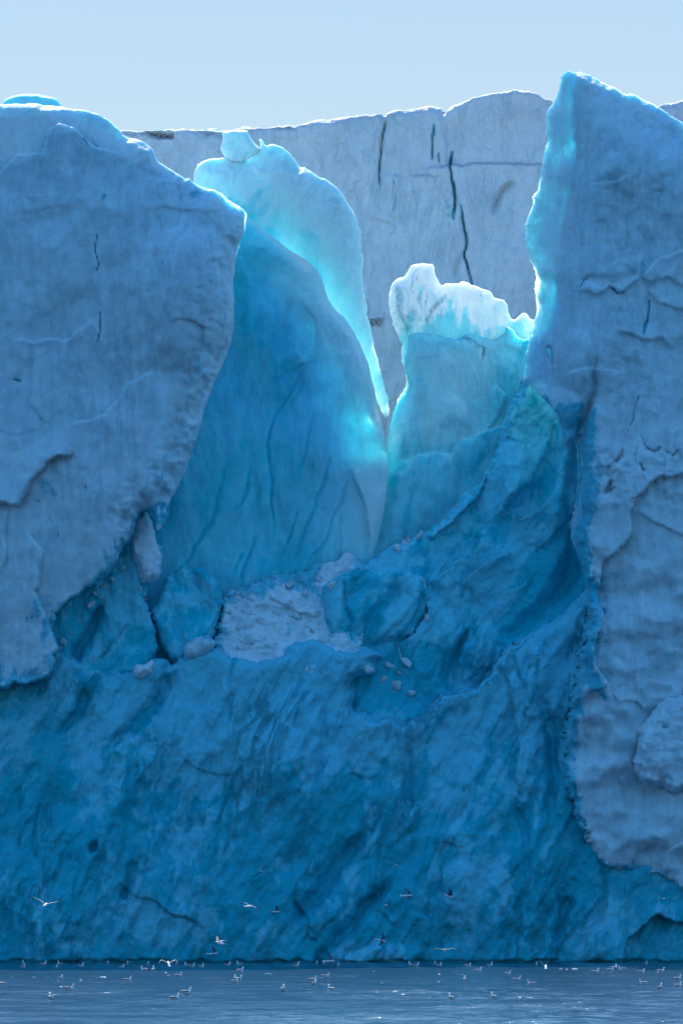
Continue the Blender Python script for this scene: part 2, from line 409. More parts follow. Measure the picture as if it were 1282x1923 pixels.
# ---- the hollowed blue slab
sc = [crack([(578, 684), (566, 705), (545, 742), (522, 775), (508, 802), (504, 832), (508, 880), (512, 960), (515, 1010)], 3.0, .8),
      crack([(572, 705), (560, 740), (548, 760)], 3, .5), crack([(602, 640), (592, 680), (575, 690)], 3, .3),
      crack([(470, 880), (462, 930), (440, 960)], 3.5, .5), crack([(620, 860), (600, 930), (570, 1000), (548, 1060)], 4, .7),
      crack([(655, 900), (632, 960), (612, 1010), (575, 1065)], 4, .7), crack([(640, 960), (640, 1010), (636, 1050)], 3, .4), crack([(420, 880), (405, 960), (375, 1020), (345, 1060)], 5, .8),
      crack([(560, 960), (545, 1010), (520, 1070)], 3.5, .6), crack([(590, 770), (580, 830), (560, 900)], 3, .3), crack([(480, 1010), (460, 1060), (450, 1100)], 5, .8),
      crack([(330, 920), (318, 980)], 3, .5), crack([(455, 1040), (440, 1080)], 4, .6)]
slab = block('hollow_blue_slab', [(330, 345), (385, 350), (412, 361), (430, 373), (455, 396), (490, 427), (540, 467), (580, 492), (600, 512), (607, 535), (617, 560), (628, 580),
       (650, 602), (668, 628), (680, 655), (694, 690), (700, 720), (710, 760), (718, 800), (728, 850), (728, 900), (722, 950), (712, 1000), (700, 1050), (700, 1140),
       (560, 1190), (300, 1290), (230, 1100), (250, 900), (300, 600), (320, 400)],
      M['slab'], 5.5, thin=(lambda x, y: 1 - .52 * np.exp(-(line([(610, 500), (660, 600), (700, 720), (722, 820), (722, 960)], x, y)[0] / 110)**2)), front=.4, back=2.2, wf=60, wb=260, pf=.6, pb=1.2, jag=1.4, rough=.40, facet=.35, seed=17, tiltdir=-.2, step=2.6,
      relief=[(lambda x, y, Z, g=g: .45 * g(x, y, Z)) for g, _ in sc] + [hollow([(440, 440), (560, 500), (640, 640), (680, 800), (660, 980), (540, 1080), (380, 1040), (340, 900), (400, 640)], .8, 150),
              shelf([(560, 560), (590, 600), (592, 650), (575, 680), (560, 650)], .25, 30), shelf([(655, 880), (680, 930), (695, 1010), (690, 1050)], .6, 30)],
      glow_tint=[stroke([(600, 520), (640, 600), (690, 700), (715, 800), (722, 900), (712, 980)], .75, 80), stroke([(430, 373), (490, 427), (580, 492)], .5, 12)],
      clear0=.42, clear=[(lambda x, y, f=f: .6 * f(x, y)) for _, f in sc] + [area([(440, 450), (560, 560), (600, 700), (520, 760), (440, 600)], .22, 70), area([(560, 760), (680, 760), (700, 860), (660, 900), (580, 860)], -.25, 40),
                                area([(480, 1060), (580, 1020), (600, 1080), (500, 1110)], .4, 20)])
tag(slab, 'smooth hollow blue ice slab below the fin, its thin right edge glowing white', 'ice slab')

# ---- the bright ragged pillar in the notch
crest = block('ragged_ice_crest', [(757, 645), (748, 640), (740, 610), (731, 580), (730, 558), (734, 536), (742, 524), (758, 519), (763, 508), (775, 497), (800, 494), (815, 499), (820, 527), (828, 538), (838, 530),
       (860, 532), (868, 529), (880, 530), (890, 538), (912, 544), (925, 550), (928, 560), (944, 562), (953, 575), (958, 592), (968, 602), (975, 590), (985, 587), (994, 600),
       (1010, 602), (1060, 640), (1060, 760), (900, 800), (760, 800), (745, 770), (748, 745), (765, 722), (763, 700), (754, 680)],
      M['crest'], 9.5, front=.29, back=.29, wf=34, wb=34, pf=.5, pb=.5, jag=3.0, rough=.4, facet=.6, seed=23, step=2.0,
      relief=[shelf([(800, 530), (780, 560), (790, 590), (820, 620)], .12, 30), shelf([(745, 530), (740, 560), (760, 610), (775, 620)], .25, 14), groove([(760, 575), (765, 600), (790, 612)], 4, .15)],
      clear0=.1, clear=[grad(550, 640, .6)], dirt=[stroke([(800, 600), (820, 570), (835, 560)], .35, 4), stroke([(745, 540), (750, 580), (765, 620)], .35, 4)])  # teal lower down: the crest's translucent shading painted in
tag(crest, 'brightly lit ragged white ice crest in the notch', 'serac')
pc = [crack([(905, 655), (904, 672)], 2, .4), crack([(890, 700), (895, 730)], 2, .2), crack([(860, 636), (885, 640), (910, 655)], 2, .3)]
pil = block('blue_ice_pillar', [(766, 640), (772, 624), (800, 626), (840, 631), (858, 637), (868, 626), (890, 625), (905, 632), (925, 640), (945, 628), (950, 612), (962, 615), (975, 640), (1008, 636), (1030, 560), (1120, 540), (1120, 900), (960, 1060), (800, 1150), (690, 1140), (692, 1060),  # right shoulder hidden behind the tower, added to shade the gully
       (702, 1000), (710, 950), (719, 900), (727, 850), (731, 800), (742, 768), (752, 750), (767, 728), (764, 704), (758, 682)],
      M['pillar'], 7.4, front=.4, back=1.7, wf=40, wb=140, pf=.6, pb=1.1, jag=2.2, rough=.5, facet=.5, seed=29, step=2.6, lean=.06, zref=700,
      relief=[g for g, _ in pc] + [shelf([(1040, 780), (960, 790), (900, 815), (862, 822), (848, 850), (800, 852), (750, 870)], .45, 50),
              bulge([(850, 820), (900, 800), (920, 840), (880, 900), (850, 880)], .5, 40), bulge([(730, 870), (800, 845), (860, 850), (860, 940), (800, 1000), (700, 1060), (710, 960)], .8, 60),
              bulge([(820, 740), (870, 740), (880, 790), (850, 810), (815, 800)], .3, 30), shelf([(905, 830), (930, 790), (950, 740), (930, 720)], .3, 30)],
      glow_tint=[area([(766, 640), (930, 640), (930, 740), (860, 830), (735, 840), (725, 800), (750, 700)], .45, 50)], clear0=.45, clear=[f for _, f in pc] + [area([(780, 640), (940, 660), (900, 720), (780, 700)], -.1, 30), area([(870, 700), (940, 690), (940, 760), (880, 780)], .3, 30)],
      dirt=[stroke([(870, 637), (905, 655), (925, 660)], .5, 3), stroke([(905, 640), (904, 672)], .6, 2), stroke([(930, 650), (975, 655)], .3, 6)])
tag(pil, 'stout blue ice pillar under the bright ragged crest', 'ice pillar')

# ---- gully masses that come down from the pillar
gl = block('gully_ice_slope', [(985, 700), (972, 740), (948, 775), (940, 810), (934, 845), (915, 880), (905, 905), (870, 930), (845, 962), (815, 990), (790, 1000), (770, 1020), (730, 1025), (700, 1050), (640, 1090), (600, 1200), (640, 1420), (1000, 1480), (1300, 1400), (1300, 800), (1100, 700)],
      M['gully'], 4.6, front=1.0, back=5, wf=16, wb=100, jag=5, rough=1.1, flute=.35, facet=1.0, seed=31, tiltdir=.6, lean=.10, zref=1000, step=2.8,
      relief=[bulge([(965, 800), (990, 830), (1010, 880), (1000, 950), (960, 960), (925, 980), (930, 900), (945, 840)], 1.1, 50),
              hollow([(945, 958), (975, 972), (1005, 960), (1040, 915), (1055, 850), (1040, 790), (1020, 850), (1000, 900), (960, 930)], 1.1, 34),
              shelf([(1050, 910), (1005, 962), (975, 975), (948, 958), (940, 950)], .8, 30), ridge([(1065, 790), (1055, 900), (1040, 1000)], 18, .9), shelf([(935, 860), (900, 930), (850, 985), (800, 1020)][::-1], .6, 40), shelf([(1000, 1080), (940, 1120), (880, 1180), (850, 1260)], .6, 50),
              shelf([(905, 1000), (880, 1050), (850, 1060), (800, 1100)], .9, 40), shelf([(960, 1040), (920, 1050), (860, 1100)], .9, 40),
              hollow([(1070, 990), (1100, 1080), (1085, 1120), (1030, 1165), (960, 1210), (930, 1190), (1010, 1120), (1050, 1050)], 1.8, 60),
              groove([(900, 1180), (850, 1240), (840, 1300)], 14, 1.0), bulge([(870, 1190), (920, 1170), (930, 1240), (900, 1290), (860, 1290)], 1.2, 35),
              hollow([(700, 1230), (760, 1200), (830, 1210), (830, 1330), (760, 1350), (680, 1340), (670, 1280)], .7, 110),
              shelf([(780, 1100), (800, 1150), (775, 1190), (740, 1215)], .6, 30)],
      clear0=.34, clear=[area([(930, 850), (1000, 850), (1000, 960), (930, 960)], -.25, 30), area([(850, 1050), (960, 1000), (950, 1180), (800, 1180), (760, 1100)], -.20, 50),
                         area([(1000, 1050), (1090, 1000), (1100, 1110), (960, 1220), (940, 1180)], .55, 35), area([(680, 1220), (830, 1210), (830, 1340), (680, 1340)], .6, 30),
                         area([(1000, 760), (1060, 780), (1050, 900), (960, 970), (1000, 880)], .35, 25), stroke([(720, 1030), (780, 1000)], -.6, 12), stroke([(760, 1060), (790, 1050)], -.6, 8)])
tag(gl, 'blue ice slope of diagonal ribs falling from the pillar to the snow ledge', 'ice slope')
gb = block('cleft_ice_boulder', [(606, 1100), (630, 1082), (665, 1070), (720, 1070), (770, 1075), (800, 1085), (808, 1120), (792, 1160), (775, 1190), (740, 1205), (700, 1215), (680, 1225), (640, 1215), (612, 1190), (602, 1140)],
      M['gully'], 3.0, front=.7, back=2.5, wf=22, wb=50, jag=4, rough=1.0, facet=1.0, seed=37, smooth=0, tiltdir=.6, step=2.6,
      relief=[groove([(745, 1090), (738, 1120), (705, 1150), (690, 1190), (680, 1225)], 12, .8), groove([(648, 1090), (650, 1140), (660, 1170), (652, 1215)], 4, .4), groove([(795, 1090), (790, 1150), (770, 1185)], 6, .5)],
      clear0=.45, clear=[stroke([(705, 1150), (688, 1200)], .5, 16), area([(606, 1100), (650, 1100), (650, 1150), (610, 1160)], -.35, 15), stroke([(755, 1090), (765, 1110)], -.7, 8)])
tag(gb, 'rounded blue boulder split by a dark cleft, right end of the snow ledge', 'ice boulder')

# ---- snow ledge
def lumps(n, seed, box, hmin, hmax):
    x0, y0, x1, y1 = box; k = max(18, 420 / math.sqrt(n) * .35)
    def f(x, y, Z):
        m = sstep(0, 40, x - x0) * sstep(0, 40, x1 - x) * sstep(0, 30, y - y0) * sstep(0, 30, y1 - y)
        wx = x + 8 * perlin(x / 22, y / 22, seed); wy = y + 8 * perlin(x / 22, y / 22, seed + 1)
        a, p1 = cells(wx / k, wy / (k * .8), seed); b, p2 = cells(wx / (k * .45), wy / (k * .4), seed + 1)
        return m * hmax * (1.1 * p1 + .6 * p2 + .5 * fbm(x / 30, y / 24, 4, seed))
    return f
sn = block('snow_ledge', [(412, 1190), (405, 1185), (418, 1140), (424, 1108), (455, 1100), (480, 1090), (520, 1078), (560, 1078), (590, 1062), (625, 1050), (650, 1034), (668, 1045), (685, 1060), (700, 1080), (680, 1240), (600, 1280), (400, 1260)],
      M['snow'], 3.6, front=.7, back=3, wf=36, wb=30, jag=3.2, low=0, edgeclear=.55, rough=.9, facet=.9, seed=41, lean=.55, zref=1140, step=2.4, tiltdir=.5,
      relief=[lumps(400, 3, (360, 1020, 740, 1280), .12, .18), (lambda x, y, Z: .07 * ridged(x / 8, y / 6, 4, 301) + .3 * fbm(x / 45, y / 35, 3, 305)), shelf([(500, 1120), (560, 1150), (600, 1160)], .3, 20)],
      clear0=.12, clear=[area([(490, 1190), (530, 1150), (560, 1160), (570, 1190), (520, 1215), (480, 1225)], .45, 20), area([(580, 1160), (610, 1190), (640, 1215), (600, 1220)], .5, 10), area([(560, 1080), (600, 1065), (590, 1080), (550, 1092)], .6, 8)])
tag(sn, 'pale snow ledge with rubble under the hollow blue slab', 'snow ledge')

# ---- broken blue blocks at the left end of the ledge
b1 = block('broken_ice_block', [(283, 1150), (296, 1128), (318, 1075), (345, 1062), (362, 1072), (380, 1066), (400, 1080), (414, 1100), (420, 1130), (412, 1165), (403, 1200), (370, 1225), (335, 1250), (318, 1235), (300, 1200)],
      M['gully'], 2.7, front=.6, back=2.6, wf=14, wb=40, jag=4, rough=1.2, seed=43, facet=1.1, smooth=0, step=2.6, clear0=.50,
      relief=[shelf([(395, 1130), (370, 1100), (345, 1075)], .3, 25)], clear=[area([(340, 1070), (380, 1085), (400, 1120), (380, 1125), (345, 1095)], -.8, 8), stroke([(335, 1140), (340, 1200)], .4, 6)])
tag(b1, 'angular blue ice block with a snow dusted top beside the snow ledge', 'ice block')
b2 = block('streaked_ice_block', [(60, 1190), (70, 1120), (100, 1080), (150, 1050), (190, 1000), (215, 960), (255, 940), (285, 960), (290, 1010), (275, 1050), (275, 1085), (272, 1120), (282, 1150), (292, 1185), (297, 1225), (270, 1262), (180, 1290), (100, 1270)],
      M['gully'], 2.0, front=.5, back=3, wf=14, wb=50, jag=5.0, rough=1.2, seed=47, facet=1.0, step=2.6, clear0=.52,
      relief=[groove([(190, 1130), (175, 1180), (150, 1215), (140, 1250)], 10, 1.2), shelf([(180, 1250), (225, 1190), (240, 1170)], .3, 25)],
      clear=[stroke([(190, 1130), (178, 1180), (150, 1220)], .4, 9), stroke([(190, 1100), (200, 1135)], -.9, 11), stroke([(232, 1060), (240, 1090)], -.8, 8), stroke([(255, 1110), (240, 1140)], -.8, 9), stroke([(185, 1200), (180, 1235)], -.8, 9), stroke([(262, 1130), (265, 1160)], -.8, 8)])
tag(b2, 'dark blue streaked ice block below the left cliff crust', 'ice block')
sp = block('snow_patch', [(247, 1000), (250, 975), (270, 968), (278, 955), (285, 975), (294, 1000), (303, 1030), (303, 1060), (300, 1085), (285, 1090), (268, 1098), (258, 1080), (255, 1050), (246, 1025)],
      M['snow'], 1.3, front=.5, back=1.4, wf=12, wb=22, jag=5, rough=1.0, seed=53, facet=.8, step=2.2, clear0=-.2)
tag(sp, 'upright lump of pale snow stuck beneath the left cliff edge', 'snow lump')
ch = block('ice_chunk', [(344, 1222), (350, 1208), (368, 1198), (388, 1193), (408, 1207), (396, 1222), (372, 1238), (350, 1236)],
      M['cliff'], .9, front=.3, back=.7, wf=7, wb=16, jag=1.8, rough=.7, smooth=0, seed=59, facet=.9, step=2.2, clear0=.25)
tag(ch, 'loose pale ice chunk lying left of the snow ledge', 'ice chunk')
sp2 = block('snow_patch', [(250, 1262), (256, 1248), (272, 1246), (285, 1234), (292, 1245), (286, 1262), (270, 1275), (258, 1276)],
      M['snow'], -.05, front=.4, back=.6, wf=12, wb=16, jag=2.5, rough=.5, seed=61, facet=.8, step=2.2, clear0=-.2)
tag(sp2, 'small snow lump on the blue ice foot below the broken block', 'snow lump')

# ---- blue ice foot that meets the water
r_ = random.Random(5)
foot_rel = [groove([(330, 1260), (300, 1310), (250, 1370), (200, 1410)], 12, .7), groove([(160, 1290), (150, 1340), (110, 1380)], 9, .7), groove([(690, 1560), (640, 1620), (590, 1690), (550, 1730)], 14, .9),
    groove([(740, 1650), (690, 1700), (640, 1760), (610, 1790), (585, 1830)], 12, .9), shelf([(560, 1650), (555, 1690), (575, 1720), (580, 1760), (600, 1765)], .4, 40),
    groove([(250, 1610), (240, 1670), (230, 1690)], 9, .6), groove([(170, 1590), (185, 1590)], 8, .8), groove([(610, 1310), (605, 1400), (595, 1460)], 7, .4),
    groove([(1010, 1300), (1035, 1380), (1040, 1460), (1030, 1540)], 12, .8), groove([(960, 1500), (985, 1560), (990, 1650)], 9, .5), groove([(1075, 1680), (1055, 1720), (1040, 1770)], 9, .7),
    groove([(770, 1390), (765, 1460), (770, 1540)], 9, .5), groove([(440, 1300), (400, 1380), (380, 1470)], 10, .4), shelf([(995, 1210), (985, 1290), (990, 1360)], .5, 40),
    shelf([(830, 1620), (825, 1680), (800, 1720), (770, 1715)], .3, 50), bulge([(640, 1790), (700, 1770), (800, 1775), (780, 1830), (600, 1830), (610, 1800)], .5, 20), shelf([(930, 1240), (960, 1300), (970, 1400), (965, 1500)], .5, 60),
    bulge([(1060, 1260), (1100, 1150), (1200, 1150), (1200, 1400), (1100, 1500), (1055, 1440)], .5, 40), shelf([(1160, 1830), (1180, 1760), (1230, 1720), (1300, 1740)], .8, 60)]
foot = block('blue_ice_foot', [(-200, 1260), (60, 1230), (100, 1215), (150, 1240), (200, 1262), (255, 1258), (290, 1236), (312, 1240), (324, 1252), (335, 1236), (350, 1230), (400, 1214), (430, 1226), (480, 1240), (520, 1236), (545, 1212), (560, 1204), (590, 1200), (620, 1214),
       (655, 1222), (676, 1214), (700, 1222), (722, 1232), (700, 1246), (712, 1262), (690, 1270), (668, 1268), (655, 1290), (672, 1304), (660, 1330), (690, 1336), (702, 1352), (728, 1340), (752, 1362), (772, 1346), (790, 1350), (800, 1326), (820, 1318), (822, 1298), (850, 1302), (880, 1292), (900, 1288), (925, 1262), (932, 1238), (960, 1208), (985, 1196), (1010, 1182),
       (1045, 1160), (1075, 1135), (1095, 1110), (1120, 1040), (1450, 1040), (1450, 1900), (-200, 1900)],
      M['foot'], 1.2, front=.8, back=10, wf=18, wb=120, jag=5, rough=.85, flute=.3, facet=1.0, seed=67, tiltdir=.5, lean=.07, zref=1500, step=3.0, relief=foot_rel + [(lambda x, y, Z: -.3 * sstep(1800, 1808, y)), (lambda x, y, Z: .26 * ridged((x * .88 + y * .47) / 70, (y * .88 - x * .47) / 330, 3, 310) + .25 * cells((x * .9 + y * .4) / 95, (y * .9 - x * .4) / 150, 77)[1])],
      clear0=.24, clear=[grad(1240, 1620, .46), area([(540, 1210), (700, 1250), (680, 1420), (560, 1380), (480, 1300)], -.65, 60), area([(280, 1240), (540, 1230), (520, 1420), (330, 1500), (200, 1400)], -.25, 80),
                         area([(-200, 1280), (60, 1290), (60, 1390), (-200, 1400)], .0, 40), area([(230, 1690), (420, 1670), (430, 1760), (260, 1780)], -.28, 40), area([(600, 1780), (760, 1765), (780, 1860), (600, 1860)], -.45, 20),
                         area([(820, 1300), (930, 1270), (940, 1420), (820, 1460)], -.22, 60), area([(550, 1640), (590, 1640), (590, 1720), (550, 1720)], .35, 8), area([(800, 1620), (1000, 1640), (960, 1760), (780, 1700)], -.12, 50),
                         area([(1070, 1260), (1140, 1180), (1180, 1400), (1080, 1500)], -.5, 30), stroke([(690, 1560), (640, 1620), (590, 1690), (550, 1730)], .5, 13), stroke([(740, 1650), (690, 1700), (640, 1760), (600, 1800)], .5, 12),
                         stroke([(330, 1260), (300, 1310), (250, 1370)], .4, 12), stroke([(160, 1290), (150, 1340), (110, 1380)], .45, 10), grad(1770, 1830, .2)])
tag(foot, 'deep blue streaked ice foot of the glacier front meeting the dark water', 'ice cliff')

core = block('glacier_mass', [(-200, 300), (150, 330), (240, 420), (270, 700), (230, 900), (220, 1020), (420, 1010), (700, 1010), (900, 960), (1060, 900), (1120, 500), (1160, 330), (1300, 300), (1450, 420), (1450, 1880), (-200, 1880)],
      M['wall'], 13, front=.5, back=14, wf=40, wb=60, jag=3, rough=.6, seed=97, step=6)
tag(core, 'shaded body of the glacier behind the broken front', kind='structure')

# ---- left cliff
lc = [crack([(184, 445), (181, 470), (184, 500), (181, 515)], 2.2, .5), crack([(197, 368), (194, 378)], 2.2, .3), crack([(191, 590), (189, 615), (184, 642)], 2.2, .5), crack([(28, 713), (40, 713)], 4, .7), crack([(163, 912), (164, 918)], 2.4, .5),
      crack([(52, 1162), (51, 1174)], 2.2, .4), crack([(160, 262), (166, 272)], 4, .5)]
def left_thin(x, y):
    d, s_, t = line([(-200, 330), (0, 325), (30, 292), (75, 290), (90, 250), (110, 232), (140, 236), (170, 268), (240, 292), (300, 312), (360, 352), (430, 372)], x, y)
    k = .36 + .64 * sstep(-30, 120, np.where(s_ > 0, -d, d))
    return k * (.65 + .35 * sstep(480, 330, x + .12 * (y - 400)))
left = block('left_ice_cliff', [(-200, 190), (0, 196), (60, 194), (120, 201), (150, 207), (180, 212), (200, 221), (215, 231), (230, 250), (240, 259), (262, 262), (283, 277), (292, 290), (300, 306), (325, 321), (352, 337), (358, 333), (364, 345), (385, 352), (412, 361), (432, 376), (455, 392), (466, 405), (460, 435), (448, 465), (441, 500),
       (438, 545), (441, 600), (437, 640), (420, 680), (402, 720), (385, 770), (368, 830), (350, 880), (335, 912), (318, 950), (308, 1000), (296, 1005), (286, 970), (272, 958), (258, 975), (250, 1010), (225, 1035), (215, 1065), (180, 1100), (150, 1115), (118, 1140), (103, 1170), (102, 1190), (112, 1230), (97, 1270),
       (60, 1290), (25, 1280), (0, 1297), (-200, 1300)],
      M['cliff'], -.5, front=1.7, back=5.0, wf=62, wb=150, pf=.55, pb=.9, jag=2.2, rough=.75, facet=.5, seed=71, step=3.0, thin=left_thin, low=930, edgeclear=.75,
      relief=[g for g, _ in lc] + [hollow([(362, 392), (415, 425), (432, 480), (428, 600), (388, 700), (318, 800), (298, 900), (286, 960), (330, 1000), (400, 900), (480, 600), (500, 470), (420, 440)], .45, 16),(lambda x, y, Z: -1.5 * sstep(900, 1290, y)), shelf([(145, 857), (110, 862), (90, 872), (62, 905), (42, 950), (0, 946), (-200, 940)][::-1], .9, 55),
              shelf([(45, 985), (82, 1035), (76, 1100), (68, 1112), (88, 1155), (112, 1225), (112, 1290)][::-1], .6, 50), shelf([(14, 950), (14, 1020), (8, 1080)][::-1], .3, 20),
              bulge([(270, 440), (330, 425), (400, 420), (430, 460), (425, 600), (380, 700), (250, 700), (230, 540)], .7, 70), shelf([(240, 292), (180, 275), (165, 262), (140, 238), (112, 232), (92, 248), (80, 290), (30, 294), (0, 325), (-100, 330)], .7, 60),
              shelf([(320, 612), (350, 600), (385, 618), (380, 650)], .2, 30), bulge([(40, 430), (160, 400), (170, 560), (80, 600)], .4, 70), shelf([(20, 640), (120, 640), (180, 600)][::-1], .2, 50),
              ridge([(310, 700), (305, 800), (290, 900), (280, 950)], 14, .35), groove([(350, 720), (335, 800), (310, 880)], 14, .3), shelf([(300, 690), (240, 720), (200, 780), (120, 800)], .25, 60), shelf([(70, 650), (60, 760), (90, 800)], .2, 40)],
      glow_tint=[area([(-200, 190), (0, 196), (150, 205), (230, 250), (300, 306), (350, 340), (300, 318), (230, 295), (165, 262), (120, 232), (85, 250), (60, 300), (-200, 330)], .9, 16), area([(362, 392), (415, 425), (432, 480), (428, 600), (388, 700), (330, 800), (400, 800), (480, 600), (480, 380), (420, 340)], .35, 16)], clear0=-.02, clear=[f for _, f in lc] + [area([(-200, 190), (0, 196), (150, 205), (230, 250), (300, 306), (362, 344), (300, 320), (180, 280), (120, 235), (60, 300), (-200, 330)], .22, 18),
                        area([(360, 350), (460, 395), (440, 480), (430, 640), (380, 780), (310, 960), (300, 860), (360, 700), (400, 600), (415, 470), (380, 420), (340, 390)], .26, 16),
                        area([(300, 880), (320, 880), (310, 990), (285, 960)], .4, 14), area([(10, 1285), (30, 1275), (90, 1275), (90, 1310), (10, 1310)], .6, 10)],
      dirt=[stroke([(160, 262), (166, 272)], .7, 4), stroke([(140, 858), (95, 868), (60, 905), (40, 950)], .35, 8), stroke([(360, 605), (385, 620)], .25, 8)])
tag(left, 'broad pale blue grey ice cliff filling the left side down to a broken lower edge', 'ice cliff')

# ---- right tower and its lumpy lower crust
rc = [crack([(1217, 566), (1214, 590), (1208, 627)], 3.0, .8), crack([(1196, 740), (1188, 780), (1178, 812)], 2.2, .35), crack([(1240, 1362), (1250, 1366)], 4, .5), crack([(1200, 818), (1210, 842)], 2, .4),
      crack([(1085, 540), (1095, 530), (1110, 525)], 2.4, .4), crack([(1145, 545), (1155, 556), (1170, 550)], 2.4, .5)]
def right_thin(x, y):
    d, s_, t = line([(1062, 120), (1078, 220), (1080, 300), (1068, 350), (1055, 430), (1045, 500), (1052, 580), (1040, 680), (1060, 800), (1060, 1000)], x, y)
    k = np.where(s_ < 0, 1, 0)      # 1 = left of the edge (the thin face)
    a = .14 + .86 * sstep(-10, 70, np.where(s_ < 0, -d, d) )
    topband = sstep(0, 110, sdf([(1055, 137), (1092, 137), (1160, 166), (1240, 203), (1450, 330), (1450, 1900), (900, 1900), (900, 137)], x, y))
    return a * (.3 + .7 * topband)
rub = [crack(q, 2.4, .35) for q in ([(1165, 850), (1155, 865), (1140, 880)], [(1145, 905), (1135, 925), (1150, 915)], [(1212, 842), (1225, 848), (1235, 843)], [(1252, 850), (1262, 858), (1272, 850)], [(1198, 870), (1205, 885), (1220, 900)], [(1165, 880), (1175, 892)], [(1240, 895), (1248, 905)], [(1200, 930), (1205, 945)], [(1190, 935), (1180, 945)])]
